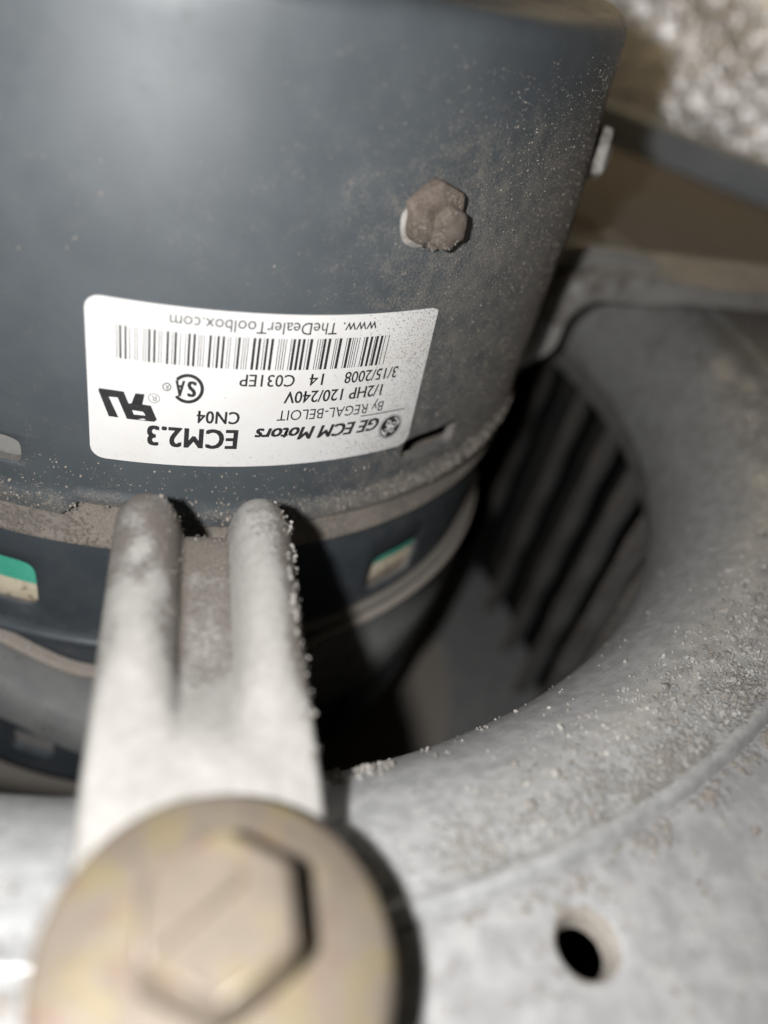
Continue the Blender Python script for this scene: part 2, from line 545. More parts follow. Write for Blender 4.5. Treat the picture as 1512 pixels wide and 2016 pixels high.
# ------------------------------------------------------------------ blower wheel
wheel = thing('squirrel_cage_fan', 'dusty squirrel cage fan with slanting blades inside the flared inlet', 'fan', (0, 0, -196))
NB = 40
zt, zb = -95.5, -193.6
nu, nv = 9, 24
grid = []; dust = []
for i in range(nu):
    t = i / (nu - 1.0)
    for j in range(nv):
        s_ = j / (nv - 1.0)
        z = zt + (zb - zt) * s_
        wid = 4.0 + 2.9 * sstep(-97, -108, z)
        r = 109.5 + wid * t + 0.35 * vn(s_ * 23, t * 2)
        da = 1.0 * t ** 1.5 - 0.25 * vn(s_ * 17 + 4, t)
        grid.append(pol(da, r, z)); dust.append(0.22 + 0.4 * (1 - t) ** 2)
V, F, N = sheet(grid, 0.7, nu, nv)
blade0 = mesh_obj('blade', V, F, 'wheel', wheel, dust + dust, origin=(0, 0, -140), sharp=50)
for k_ in range(1, NB):
    b_ = blade0.copy()
    col.objects.link(b_)
    b_.rotation_euler = (0, 0, R(360.0 / NB * k_))
blade0.rotation_euler = (0, 0, R(0))
V, F = lathe([(109.4, -99.2), (109.2, -93.5), (110.2, -92.6), (121, -92.6), (121, -99.2), (120, -99.2), (119.6, -94), (110.4, -94), (110.2, -99.2)], n=160, close=True)
mesh_obj('end_ring', V, F, 'wheel', wheel, [0.3] * len(V), sharp=40)
V, F = lathe([(14, -194.4), (88, -194.4), (90, -193.2), (104, -193.2), (119.5, -193.2), (119.5, -195.5), (14, -195.5)], n=160, close=True)
dust = [0.75 if math.hypot(p[0], p[1]) < 89 else 0.12 for p in V]
mesh_obj('hub_disc', V, F, 'disc', wheel, dust, sharp=30)
V, F = lathe([(6.2, -172), (14, -172), (15, -173), (15, -194.3), (6.2, -194.3)], n=48, close=True)
mesh_obj('hub', V, F, 'grey_in', wheel, sharp=40)

# ------------------------------------------------------------------ motor
motor = thing('blower_motor', 'dark blue grey cylindrical blower motor with upside down white rating label', 'motor', (0, 0, -160))

# control housing: painted can with vent slots
RC = 70.0
slots = [(33.35, -66.95, 4.9, 2.0), (-21.0, -67.2, 4.9, 2.1), (88, -66.9, 4.8, 1.8), (-76, -66.9, 4.8, 1.8)]
us = [-180, 179.999]
for c, z, a, b in slots: us += [c - a - 1.4, c + a + 1.4]
us += [-11.0, -10.2, -3.0]
us = breaks(us[:1] + sorted(us[2:]) + [178.5], 1.5)
for c, z, a, b in slots: us = sorted(set(us + breaks([c - a - 1.4, c + a + 1.4], 0.5)))
FIL = 3.2
ztop, zbot = -9.6, -76.3
vs_can = [0.0]
def can_rz(v):
    """v runs down the can; negative v goes round the top edge onto the end face"""
    if v >= FIL: return RC - 1.9 * sstep(30, 4, v), ztop - v
    if v >= 0:
        a = R(90 * (1 - v / FIL)); return RC - 1.9 - FIL + FIL * math.cos(a), ztop - FIL + FIL * math.sin(a)
    return RC - 1.9 - FIL + v, ztop
L_ = ztop - zbot
sv = [L_ - 12.6, L_ - 5.0]
vs = breaks([-64, -8, 0], 8) + breaks([0, FIL], 0.5) + breaks([FIL, L_ - 13.2], 2.5)
vlo, vhi = (ztop + 64.3), (ztop + 69.8)
vs = [v for v in vs if v < vlo - 0.4] + breaks([vlo, vhi], 0.5) + breaks([vhi, L_ - 1.6], 1.0) + [L_ - 1.2, L_ - .8, L_ - .4, L_]
vs = sorted(set(round(v, 5) for v in vs))
vlo = min(vs, key=lambda q: abs(q - vlo)); vhi = min(vs, key=lambda q: abs(q - vhi))
def rim_drop(u):
    """the lower rim is cut back beside the arm and hangs a little lower as a tab further left"""
    t = sstep(-11.6, -10.4, u) * (1 - sstep(-2.0, 1.0, u))
    return 2.8 * t
def can_map(u, v, dep):
    r, z = can_rz(v)
    if v > vhi:
        z += rim_drop(u) * (v - vhi) / (L_ - vhi)
        f = (v - (L_ - 3.2)) / 3.2
        if f > 0: r += 0.55 * sstep(0, .35, f) * (1 - 0.25 * f)     # rolled rim
    return pol(u, r - dep, z)
cuts = []
for c, z, a, b in slots:
    u0 = min(us, key=lambda q: abs(q - (c - a - 1.4))); u1 = min(us, key=lambda q: abs(q - (c + a + 1.4)))
    cuts.append(dict(u=(u0, u1), v=(vlo, vhi), c=(c, ztop - z), a=a, b=b, n=5.0, rings=[(1.06, 0), (1.0, 0.12), (0.99, .5), (0.985, 1.0), (.98, 1.5)]))
V, F, UV = panel(us, vs, can_map, cuts, wrap=True)
dust = []
for (u, v), p in zip(UV, V):
    d = 0.05 + 0.46 * sstep(4, 34, u) * sstep(1, 20, v) + 0.20 * sstep(34, 55, u)
    d += 0.30 * sstep(L_ - 5.5, L_ - 1.5, v)
    d += 0.10 * sstep(-5, -18, u) * sstep(40, 66, v)
    r = math.hypot(p[0], p[1])
    if r < RC - .2 and v > 45: d = 0.62
    dust.append(d)
can = mesh_obj('control_housing', V, F, 'can', motor, dust, sharp=55)
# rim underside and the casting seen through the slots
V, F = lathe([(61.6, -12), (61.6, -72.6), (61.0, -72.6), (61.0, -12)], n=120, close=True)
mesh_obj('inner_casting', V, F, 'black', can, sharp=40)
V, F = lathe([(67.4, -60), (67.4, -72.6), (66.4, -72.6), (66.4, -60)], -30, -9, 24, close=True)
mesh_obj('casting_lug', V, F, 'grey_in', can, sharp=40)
V, F = lathe([(63, -72.9), (68.6, -72.9), (69.0, -74.5), (69.1, -80.6), (69.9, -81.3), (69.9, -82.2), (68.0, -82.6), (63, -82.6)], n=220)
dust = [0.55 + .2 * vn(p[0] * .3, p[1] * .3) for p in V]
mesh_obj('dusty_joint_ring', V, F, 'gap', motor, dust, sharp=50)

# stator shell with windows on the windings
wins = [(34.6, -96.3, 5.0, 4.3), (-21.5, -94.0, 5.0, 4.9), (90, -95, 5, 4.4), (-77, -95, 5, 4.4)]
us = []
for c, z, a, b in wins: us += [c - a - 1.5, c + a + 1.5]
us = breaks([-180] + sorted(us) + [178.5], 1.5)
for c, z, a, b in wins: us = sorted(set(us + breaks([c - a - 1.5, c + a + 1.5], 0.5)))
vs = [82.3, 83.5] + breaks([84.6, 101.9], 0.7) + [103, 103.9, 104.0]
vs = sorted(set(round(v, 5) for v in vs))
def shell_map(u, v, dep):
    return pol(u, 69.0 - dep, -v)
wlo = min(vs, key=lambda q: abs(q - 87.6)); whi = min(vs, key=lambda q: abs(q - 101.9))
wlo2 = min(vs, key=lambda q: abs(q - 86.5))
cuts = []
for c, z, a, b in wins:
    u0 = min(us, key=lambda q: abs(q - (c - a - 1.5))); u1 = min(us, key=lambda q: abs(q - (c + a + 1.5)))
    cuts.append(dict(u=(u0, u1), v=(wlo2, whi), c=(c, -z), a=a, b=b, n=5.5, rings=[(1.03, 0), (1.0, .12), (.99, .5), (.985, 1.6)]))
V, F, UV = panel(us, vs, shell_map, cuts, wrap=True)
dust = [0.10 + 0.14 * sstep(10, 45, u) + 0.25 * sstep(100, 104, v) + (0.35 if math.hypot(p[0], p[1]) < 68.8 else 0) for (u, v), p in zip(UV, V)]
shell = mesh_obj('stator_shell', V, F, 'shell', motor, dust, sharp=55)
V, F = lathe([(68.5, -83), (68.5, -94.0), (67.8, -94.3), (66.8, -83)], n=160, close=True)
mesh_obj('slot_insulator', V, F, 'green', shell, sharp=40)
prof = [(66.0, -93.4)] + [(66.9 + 1.2 * math.sin(R(180 * i / 8)), -93.5 - 1.1 * i) for i in range(9)] + [(65.6, -103), (64, -103), (64, -93.4)]
V, F = lathe(prof, n=160, close=True)
dust = [0.2 + 0.6 * sstep(-97, -101, p[2]) for p in V]
mesh_obj('winding', V, F, 'winding', shell, dust, sharp=60)
# dusty bead at the lower end of the shell and the end bell below
V, F = lathe([(66, -103.3), (69.6, -103.2), (70.4, -103.6), (70.6, -104.3), (70.2, -105.0), (66, -105.2)], n=220)
mesh_obj('shell_bead', V, F, 'shell', motor, [0.1 + .9 * sstep(0, 25, math.degrees(math.atan2(p[0], -p[1]))) for p in V], sharp=70)
ends = [(-20.3, -139.2, 3.6, 3.4), (30, -139.2, 3.6, 3.4), (80, -139.2, 3.6, 3.4), (-70, -139.2, 3.6, 3.4)]
us = []
for c, z, a, b in ends: us += [c - a - 1.4, c + a + 1.4]
us = breaks([-180] + sorted(us) + [178.5], 2)
for c, z, a, b in ends: us = sorted(set(us + breaks([c - a - 1.4, c + a + 1.4], 0.6)))
vs = sorted(set([104.5, 115, 128, 134] + breaks([134, 144.6], 0.7) + [146, 148, 150, 151.5, 152.4, 153]))
def end_map(u, v, dep):
    r = 69.0 - 5.0 * sstep(149, 153, v) ** 2
    return pol(u, r - dep, -v)
elo = min(vs, key=lambda q: abs(q - 134)); ehi = min(vs, key=lambda q: abs(q - 144.6))
cuts = []
for c, z, a, b in ends:
    u0 = min(us, key=lambda q: abs(q - (c - a - 1.4))); u1 = min(us, key=lambda q: abs(q - (c + a + 1.4)))
    cuts.append(dict(u=(u0, u1), v=(elo, ehi), c=(c, -z), a=a, b=b, n=5.5, rings=[(1.0, 0), (.99, .5), (.985, 1.4)]))
V, F, UV = panel(us, vs, end_map, cuts, wrap=True)
endbell = mesh_obj('end_bell', V, F, 'shell', motor, [0.15] * len(V), sharp=55)
V, F = lathe([(67.4, -106), (67.4, -147), (66.8, -147), (66.8, -106)], n=120, close=True)
mesh_obj('stator_core', V, F, 'grey_in', endbell, sharp=40)
V, F = lathe([(6, -152.5), (64.2, -152.6), (64.2, -153.4), (30, -155), (10, -158), (6, -158)], n=96, close=True)
mesh_obj('end_cap', V, F, 'shell', motor, [0.2] * len(V), sharp=40)
V, F = lathe([(0.4, -150), (6.1, -150), (6.1, -193), (0.4, -193)], n=32, close=True)
mesh_obj('shaft', V, F, 'grey_in', motor, sharp=40)

# through-bolt heads caked with dust
def head(az, zc, seed, mt='clump'):
    r_ = random.Random(seed)
    up = Vector((0, 0, 1)); nrm = Vector(pol(az, 1, 0)); tan = nrm.cross(up) * -1
    c0 = Vector(pol(az, RC - 0.3, zc)); HS = 0.86
    def disc(name, off, rad, h, mat, parent, lump, tilt=0.0, dustv=0.5, hexa=0.0):
        nr, ns = 9, 40
        V = []; F = []
        for i in range(nr + 4):
            for j in range(ns):
                a = 2 * math.pi * j / ns
                if i < nr: f = i / (nr - 1.0); hh = h * (1 - 0.18 * f ** 3)
                else: f = 1.0 + 0.04 * math.sin(math.pi * (i - nr + 1) / 5.); hh = h * 0.82 * (1 - (i - nr + 1) / 4.)
                rr = HS * rad * f * (1 + 0.05 * vn(seed + 3 * math.cos(a), 3 * math.sin(a)) * lump)
                hx_ = math.cos(math.pi / 6) / math.cos((a + .35) % (math.pi / 3) - math.pi / 6)
                rr *= 1 + hexa * (hx_ - 1)
                x = HS * off[0] + rr * math.cos(a); y = HS * off[1] + rr * math.sin(a)
                hh2 = hh + lump * .28 * vn(seed + x * 1.3, y * 1.3) * min(1, hh) + tilt * x * min(1, hh / h)
                V.append(c0 + tan * x + up * y + nrm * max(hh2, -0.1)); 
        for i in range(nr + 3):
            for j in range(ns):
                F.append((i * ns + j, i * ns + (j + 1) % ns, (i + 1) * ns + (j + 1) % ns, (i + 1) * ns + j))
        return mesh_obj(name, V, F, mat, parent, [dustv] * len(V), sharp=60)
    hd = disc('bolt_head', (0.0, 0.45), 4.75, 2.0, mt, motor, 0.55, -0.05, 0.3, 0.9)
    disc('washer', (-1.3, -0.75), 3.6, 0.5, 'dust_pale', hd, 0.7)
    gp = []
    for q_ in range(260):
        a_ = r_.uniform(0, 6.283); rr_ = 3.6 * math.sqrt(r_.random())
        x_, y_ = rr_ * math.cos(a_), rr_ * math.sin(a_)
        h_ = 1.75
        for (ox, oy, rad_, hh_) in ((1.25, -.7, 2.6, 2.75), (-1.8, -.78, 1.8, 2.2)):
            if math.hypot(x_ - ox, y_ - oy) < rad_ * .93: h_ = max(h_, hh_)
        gp.append((tuple(c0 + tan * x_ + up * y_ + nrm * h_), tuple(nrm), r_.uniform(.05, .14)))
    grains(gp, hd, 'dust', 'dust grains on the bolt head')
    disc('dust_cake', (1.45, -0.8), 3.15, 2.9, mt, hd, 0.6, 0.10, 0.75, 0.7)
    disc('dust_cake', (-2.1, -0.9), 2.2, 2.35, mt, hd, 0.7, -.04, 0.6)
head(23.5, -30.5, 3)
head(69.0, -29.6, 8, 'dust_pale')

# dust on the can
pts = []
def can_n(az): return pol(az, 1, 0)
def can_r(z): return can_rz(ztop - z)[0]
for i in range(14000):
    az = rng.uniform(0, 66); z = rng.uniform(-74, -13)
    w = sstep(5, 45, az) * sstep(-11, -22, z) * 0.8
    if rng.random() > w: continue
    if -9 < az < 29 and -66 < z < -42.3: continue
    if 28 < az < 39 and -69.5 < z < -64: continue
    pts.append((pol(az, can_r(z), z), can_n(az), min(.15, rng.lognormvariate(-2.95, 0.35))))
for i in range(4200):
    az = rng.uniform(-30, 66)
    if -3 > az > -10.5: continue
    z = rng.gauss(-74.0, 1.0)
    if z < -75.9 or z > -70: continue
    if rng.random() > 0.35 + .65 * sstep(5, 35, az): continue
    if vn(az * 1.7, z * 2) < -0.25: continue
    rr = RC + 0.5 * sstep(-73.1, -74.2, z)
    pts.append((pol(az, rr, z), can_n(az), min(.34, rng.lognormvariate(-2.2, 0.45))))
for i in range(420):
    az = rng.uniform(-26, 30); z = rng.uniform(-74, -66.5)
    if 28 < az < 39 and -69.5 < z < -64: continue
    if -26.5 < az < -15.5 and z > -70: continue
    pts.append((pol(az, RC, z), can_n(az), min(.25, rng.lognormvariate(-2.5, 0.5))))
for i in range(350):
    az = rng.uniform(-30, 30); z = rng.uniform(-42, -14)
    pts.append((pol(az, can_r(z), z), can_n(az), min(.2, rng.lognormvariate(-2.8, 0.4))))
grains(pts, can, 'dust', 'grains of brown dust stuck to the paint')

# ------------------------------------------------------------------ rating label
RL = 70.10
A0, A1 = -10.7, 34.0
ZT, ZB = -42.75, -65.6
def lab_edge_r(z): return A1 + 1.1 * (ZT - z) / (ZT - ZB)
def lpt(a, z, lift): return pol(math.degrees(a / 70.1), RL + lift, z)
V = []; F = []; dust = []
cols = [A0 + t for t in (0, .06, .2, .45, .8, 1.25, 1.8)] + breaks([A0 + 2.6, 30.5], 1.0) + [31.2, 31.8, 32.4, 32.9, 33.3, 33.6, 33.8, 33.94, 34.0]
NVv = 17
RCN = 1.8
def corner(x0, edge):           # how far the outline is cut back at distance x0 from the side
    if x0 >= RCN: return 0.0
    return RCN - math.sqrt(max(0, RCN ** 2 - (RCN - x0) ** 2))
for a in cols:
    cl = corner(a - A0, 0); cr = corner(A1 - a, 0)
    for j in range(NVv):
        t = j / (NVv - 1.0)
        top = ZT - cl - cr * 0.35; bot = ZB + cl + cr
        z = top + (bot - top) * t
        aa = a + (lab_edge_r(z) - A1) * sstep(5, 34, a)
        V.append(lpt(aa, z, 0)); dust.append(sstep(14, 34, aa) * .9 + .25 * sstep(-60, -65, z))
for i in range(len(cols) - 1):
    for j in range(NVv - 1):
        q = i * NVv + j
        F.append((q, q + NVv, q + NVv + 1, q + 1))
nV = len(V)
V2 = [(p[0] * (RL - .11) / RL, p[1] * (RL - .11) / RL, p[2]) for p in V]
per = [i * NVv for i in range(len(cols))] + [(len(cols) - 1) * NVv + j for j in range(1, NVv)] + [i * NVv + NVv - 1 for i in range(len(cols) - 2, -1, -1)] + [j for j in range(NVv - 2, 0, -1)]
V += V2
for a, b in zip(per, per[1:] + per[:1]): F.append((a, b, nV + b, nV + a))
label = mesh_obj('rating_label', V, F, 'label', motor, dust + dust, sharp=50)
tag(label, 'white printed rating label stuck upside down on the motor')

def wrap_print(name, polys, mat, lift=0.02):
    """polys: flat mesh (verts in label mm: arc, z) laid on the label as a thin print"""
    V, F = polys
    mesh_obj(name, [lpt(a, z, lift) for a, z in V], F, mat, label, smooth=True)

def curve_mesh(cu):
    ob = bpy.data.objects.new('tmp', cu)
    col.objects.link(ob)
    dg = bpy.context.evaluated_depsgraph_get()
    dg.update()
    me = bpy.data.meshes.new_from_object(ob.evaluated_get(dg))
    V = [(v.co.x, v.co.y) for v in me.vertices]
    F = [tuple(p.vertices) for p in me.polygons]
    bpy.data.objects.remove(ob); bpy.data.meshes.remove(me); bpy.data.curves.remove(cu)
    return V, F

def text_mesh(txt, bold=0.0, shear=0.0, spacing=1.0):
    cu = bpy.data.curves.new('tmp', 'FONT')
    cu.body = txt; cu.size = 10; cu.offset = bold; cu.shear = shear; cu.space_character = spacing
    cu.dimensions = '2D'; cu.fill_mode = 'BOTH'; cu.resolution_u = 3
    return curve_mesh(cu)

CAPV, _ = text_mesh('H')
CAPH = max(v[1] for v in CAPV)

def print_text(txt, a0, a1, z, cap, mat='ink', bold=0.0, shear=0.0, z1=None, spacing=1.0, name='lettering'):
    """reads from arc a0 (start) to a1 (end); the label hangs upside down, so text goes to smaller arc and 'up' is -z"""
    V, F = text_mesh(txt, 0.0, shear, spacing)
    x0 = min(v[0] for v in V); x1 = max(v[0] for v in V)
    z1 = z if z1 is None else z1
    strikes = [(0, 0)] if bold <= 0 else [(-bold, -bold * .5), (bold, -bold * .5), (-bold, bold * .5), (bold, bold * .5), (0, 0)]
    out = []; FF = []
    for q, (dx, dz) in enumerate(strikes):
        n0 = len(out)
        for x, y in V:
            t = (x - x0) / (x1 - x0)
            out.append(lpt(a0 + (a1 - a0) * t + dx, z + (z1 - z) * t - y / CAPH * cap + dz, 0.02 + 0.004 * q))
        FF += [tuple(n0 + i for i in f) for f in F]
    mesh_obj(name, out, FF, mat, label, smooth=True)

def poly_curve(loops):
    cu = bpy.data.curves.new('tmp', 'CURVE')
    cu.dimensions = '2D'; cu.fill_mode = 'BOTH'
    for lp in loops:
        sp = cu.splines.new('POLY'); sp.points.add(len(lp) - 1); sp.use_cyclic_u = True
        for p, q in zip(sp.points, lp): p.co = (q[0], q[1], 0, 1)
    return curve_mesh(cu)

print_text('www. TheDealerToolbox.com', 24.3, -1.4, -43.75, 1.62)
print_text('3/15/2008', 29.4, 21.2, -51.0, 1.72, bold=0.02)
print_text('14', 18.1, 16.2, -51.0, 1.72, bold=0.02)
print_text('C031EP', 14.2, 7.2, -51.05, 1.72, bold=0.02)
print_text('1/2HP 120/240V', 27.5, 13.2, -53.55, 1.78, bold=0.035)
print_text('By REGAL-BELOIT', 28.4, 12.6, -56.45, 1.62, mat='ink')
print_text('GE ECM Motors', 28.3, 10.0, -59.3, 2.0, bold=0.10, shear=0.25)
print_text('ECM2.3', 7.6, -3.55, -59.55, 2.98, bold=0.13, spacing=1.08)
print_text('CN04', 7.65, 2.35, -56.7, 1.85, bold=0.05, spacing=1.05)
# rule
Vr = [(25.0 + 7.6 * i / 8.0, -58.40 - 0.06 * i / 8.0 - w) for i in range(9) for w in (0, .16)]
wrap_print('ruled_line', (Vr, [(2 * i, 2 * i + 2, 2 * i + 3, 2 * i + 1) for i in range(8)]), 'ink')
# barcode, each bar read off the photograph
BARS = [(-7.27, -7.21), (-6.95, -6.7), (-6.36, -6.12), (-5.81, -5.75), (-5.23, -5.18), (-4.93, -4.88), (-4.29, -4.24), (-4.01, -3.96), (-3.72, -3.46), (-3.14, -2.88), (-2.54, -2.48), (-2.23, -2.18), (-1.67, -1.39), (-1.04, -0.98), (-0.77, -0.49), (-0.14, -0.08), (0.45, 0.5), (0.76, 1.04), (1.34, 1.63), (1.97, 2.03), (2.26, 2.32), (2.58, 2.63), (3.16, 3.45), (3.77, 3.82), (4.09, 4.37), (4.69, 4.98), (5.33, 5.38), (5.62, 5.68), (6.27, 6.32), (6.53, 6.82), (7.14, 7.19), (7.43, 7.48), (7.72, 7.78), (8.32, 8.66), (8.95, 9.27), (9.61, 9.67), (9.88, 10.18), (10.5, 10.84), (11.44, 11.5), (11.75, 11.81), (12.06, 12.13), (12.38, 12.44), (12.99, 13.06), (13.25, 13.59), (13.86, 14.2), (14.46, 14.81), (15.13, 15.19), (15.42, 15.8), (16.41, 16.48), (16.74, 16.81), (17.05, 17.12), (17.24, 17.58), (17.85, 18.22), (18.79, 18.86), (19.06, 19.13), (19.34, 19.72), (20.37, 20.44), (20.64, 21.0), (21.22, 21.3), (21.5, 21.57), (21.83, 21.9), (22.2, 22.27), (22.86, 22.93), (23.11, 23.45), (23.81, 24.16), (24.48, 24.56), (24.66, 25.03), (25.34, 25.7), (25.98, 26.06), (26.61, 26.69)]
Vb = []; Fb = []
for a, b in BARS:
    if b - a < 0.1: a, b = a - .015, b + .015
    zt_ = -45.95; zb_ = -50.35
    q = len(Vb)
    Vb += [(a, zt_), (b, zt_), (b, zb_), (a, zb_)]; Fb.append((q, q + 1, q + 2, q + 3))
wrap_print('barcode', (Vb, Fb), 'ink')
# recognised-component mark
UR = [(-9.35, -54.91), (-6.48, -54.91), (-5.92, -56.54), (-5.57, -56.49), (-5.12, -54.96), (-4.03, -54.94), (-4.28, -56.46), (-3.28, -56.52), (-2.51, -58.57), (-2.87, -58.91), (-6.12, -58.9), (-7.2, -55.9), (-8.24, -55.96), (-7.13, -58.86), (-8.29, -58.86), (-9.45, -55.26)]
URH = [(-5.49, -57.49), (-4.19, -57.56), (-3.88, -58.09), (-5.3, -58.11)]
wrap_print('approval_mark', poly_curve([UR, URH]), 'ink')
# circle C mark with the two letters inside
def arc_ring(cx, cz, rx, rz, th, a0, a1, n=40):
    o = [(cx + rx * math.cos(R(a0 + (a1 - a0) * i / n)), cz + rz * math.sin(R(a0 + (a1 - a0) * i / n))) for i in range(n + 1)]
    k_ = 1 - th
    q = [(cx + rx * k_ * math.cos(R(a0 + (a1 - a0) * i / n)), cz + rz * k_ * math.sin(R(a0 + (a1 - a0) * i / n))) for i in range(n, -1, -1)]
    return o + q
wrap_print('approval_mark', poly_curve([arc_ring(1.05, -53.57, 1.92, 2.14, .22, -142, 142)]), 'ink')
print_text('S', 1.95, 1.05, -52.5, 2.15, bold=0.10, name='approval_mark')
print_text('A', 0.60, -0.40, -52.5, 2.2, bold=0.08, name='approval_mark')
def full_ring(cx, cz, rx, rz, th, n=36):
    o = [(cx + rx * math.cos(2 * math.pi * i / n), cz + rz * math.sin(2 * math.pi * i / n)) for i in range(n)]
    q = [(cx + (cx + rx * (1 - th) * math.cos(2 * math.pi * i / n) - cx), cz + rz * (1 - th) * math.sin(2 * math.pi * i / n)) for i in range(n)]
    return [o, q]
wrap_print('registered_mark', poly_curve(full_ring(-1.45, -53.55, .52, .60, .22)), 'ink')
print_text('R', -1.25, -1.65, -53.25, .62, name='registered_mark')
wrap_print('registered_mark', poly_curve(full_ring(-2.92, -55.38, .70, .70, .13)), 'ink_grey')
print_text('R', -2.62, -3.22, -55.0, .78, mat='ink_grey', name='registered_mark')
# round monogram
LC = (30.75, -61.35)
wrap_print('round_monogram', poly_curve(full_ring(LC[0], LC[1], 2.05, 2.15, .06)), 'ink_grey')
n = 40
disc = [(LC[0] + 1.78 * math.cos(2 * math.pi * i / n), LC[1] + 1.88 * math.sin(2 * math.pi * i / n)) for i in range(n)]
wrap_print('round_monogram', poly_curve([disc]), 'ink')
def stroke(pts, w):
    V = []; F = []
    for i, p in enumerate(pts):
        a = pts[max(0, i - 1)]; b = pts[min(len(pts) - 1, i + 1)]
        dx, dy = b[0] - a[0], b[1] - a[1]; l = math.hypot(dx, dy) or 1
        V += [(p[0] - dy / l * w, p[1] + dx / l * w), (p[0] + dy / l * w, p[1] - dx / l * w)]
        if i: F.append((2 * i - 2, 2 * i, 2 * i + 1, 2 * i - 1))
    return V, F
def swirl(cx, cy, r0, r1, a0, a1, n=26):
    return [(LC[0] + cx + (r0 + (r1 - r0) * i / n) * math.cos(R(a0 + (a1 - a0) * i / n)), LC[1] + cy + (r0 + (r1 - r0) * i / n) * math.sin(R(a0 + (a1 - a0) * i / n))) for i in range(n + 1)]
for sw in (swirl(.62, .35, .18, .62, 0, 400), swirl(.55, -.75, .55, .12, 60, 420), swirl(-.55, .62, .15, .55, 90, 480), swirl(-.6, -.5, .58, .14, 200, 560), swirl(0, 0, 1.45, 1.5, 10, 75), swirl(0, 0, 1.45, 1.5, 190, 255)):
    Vw, Fw = stroke(sw, .105)
    wrap_print('round_monogram', (Vw, Fw), 'label', 0.04)

# ------------------------------------------------------------------ motor mount: belly band and ribbed arms
mount = thing('motor_mount', 'pale grey steel motor mount with two ribbed arms clamped round motor', 'motor mount', (0, 0, -132))
us_ = [i * 1.0 for i in range(-180, 180)]
V = []; F = []; dust = []
prof_n = 12
for u in us_:
    dipl = 5.0 * sstep(-24, -10, u) * (1 - sstep(12, 26, u))
    zt_ = -105.3 - dipl; zb_ = -130.5 - dipl * 1.2
    pr = [(69.4, zt_), (70.6, zt_), (71.3, zt_ - .2), (71.6, zt_ - .7), (71.3, zt_ - 1.4), (70.9, zt_ - 2.2), (70.9, (zt_ + zb_) / 2), (70.9, zb_ + .6), (70.6, zb_), (69.4, zb_)]
    for r, z in pr: V.append(pol(u, r, z)); dust.append(0.75 if z > zt_ - 1.2 else 0.22 + .1 * vn(u * .2, z * .2))
P = 10
for i in range(360):
    a = i * P; b = ((i + 1) % 360) * P
    for j in range(P - 1): F.append((a + j, b + j, b + j + 1, a + j + 1))
band = mesh_obj('belly_band', V, F, 'band', mount, dust, sharp=60)

HW = 10.2
def arm_mesh(r_out, seed, xc, zleg=-97, rb=5.0, yb=-88.0):
    """path runs inwards from the foot, bends down beside the motor and steps in onto the band"""
    path = []          # (y, z, ny, nz, s)
    zb_ = -63.5
    y = -r_out
    while y < yb - 1e-6:
        path.append((y, zb_, 0, 1)); y += 0.8
    for i in range(15):
        a = R(90 - 90 * i / 14.0)
        path.append((yb + rb * math.cos(a), zb_ - rb + rb * math.sin(a), math.cos(a), math.sin(a)))
    z = zb_ - rb - 1.5
    while z > zleg: path.append((yb + rb, z, 1, 0)); z -= 1.5
    for i in range(1, 9):
        t = i / 8.0
        path.append((yb + rb + (-71.8 - yb - rb) * sstep(0, 1, t), zleg - 12 * t, 1, 0))
    z = zleg - 12
    while z > -124: z -= 3.4; path.append((-71.75, z, 1, 0))
    nt_ = 57
    grid = []; dust = []
    acc = 0; prev = None
    for (y, z, ny, nz) in path:
        # k: 1 where the two ribs are formed, 0 on the flat foot
        kf = sstep(-117.0, -103.0, y) if nz > .5 else 1.0
        kd = 1 - sstep(-84, -96, z) if nz < .5 else 1.0
        k_ = kf * kd
        for j in range(nt_):
            t = -HW + 2 * HW * j / (nt_ - 1.0)
            # ribs
            dl, dr = (t + 6.35) / 3.85, (t - 6.5) / 3.7
            h = 0.0
            for d_ in (dl, dr):
                if abs(d_) < 1: h = max(h, 5.0 * (1 - abs(d_) ** 2.1) ** 0.52)
            out = HW - abs(t)
            h = h if out > 0.25 else min(h, 1.0)
            if out < 0.02: h = -1.0
            flat = 4.0 - 4.2 * max(0, 1 - out / 1.0) ** 2.4
            if nz < .5 and kd < 1: flat = 0.6
            valley_fill = 1.0
            # the valley opens with a pointed end, the ribs swell out of the foot
            kk = k_
            hh = h * kk + flat * (1 - kk)
            hh += 0.10 * vn(seed + t * .5, y * .35, z * .3)
            x = xc + t
            grid.append((x, y + ny * hh, z + nz * hh))
            flank = 1.35 * max(0, 1 - abs(t - 10.0) / 3.4) * kk + max(0, 1 - abs(t + 3.1) / 1.7) * kk
            inval = (1 if -2.6 < t < 2.9 else 0) * kk
            tip = sstep(-100, -86, y) if nz > 0.05 else 1
            d = 0.12 + 0.42 * flank + 0.46 * inval * sstep(-114, -100, y) + (0.16 + 0.22 * (t < -2.5)) * tip * kk * (1 if nz > .02 else 0) + 0.10 * (1 - kk) * max(0, 1 - out / 2.0)
            if t > 6.8 and nz > .02: d += 0.22 * kk * sstep(6.8, 9, t)
            if t < -3.5 and nz > .02: d += 0.30 * kk * sstep(-112, -96, y) * (0.5 + vn(t * .9 + 2, y * .45))
            dust.append(d)
    nu_ = len(path)
    V, F, N = sheet(grid, -1.5 if False else 1.5, nu_, nt_)
    return V, F, dust + dust, grid, nu_, nt_, N
XC = 3.6
V, F, dust, grid, nu_, nt_, N = arm_mesh(147.0, 1.0, XC)
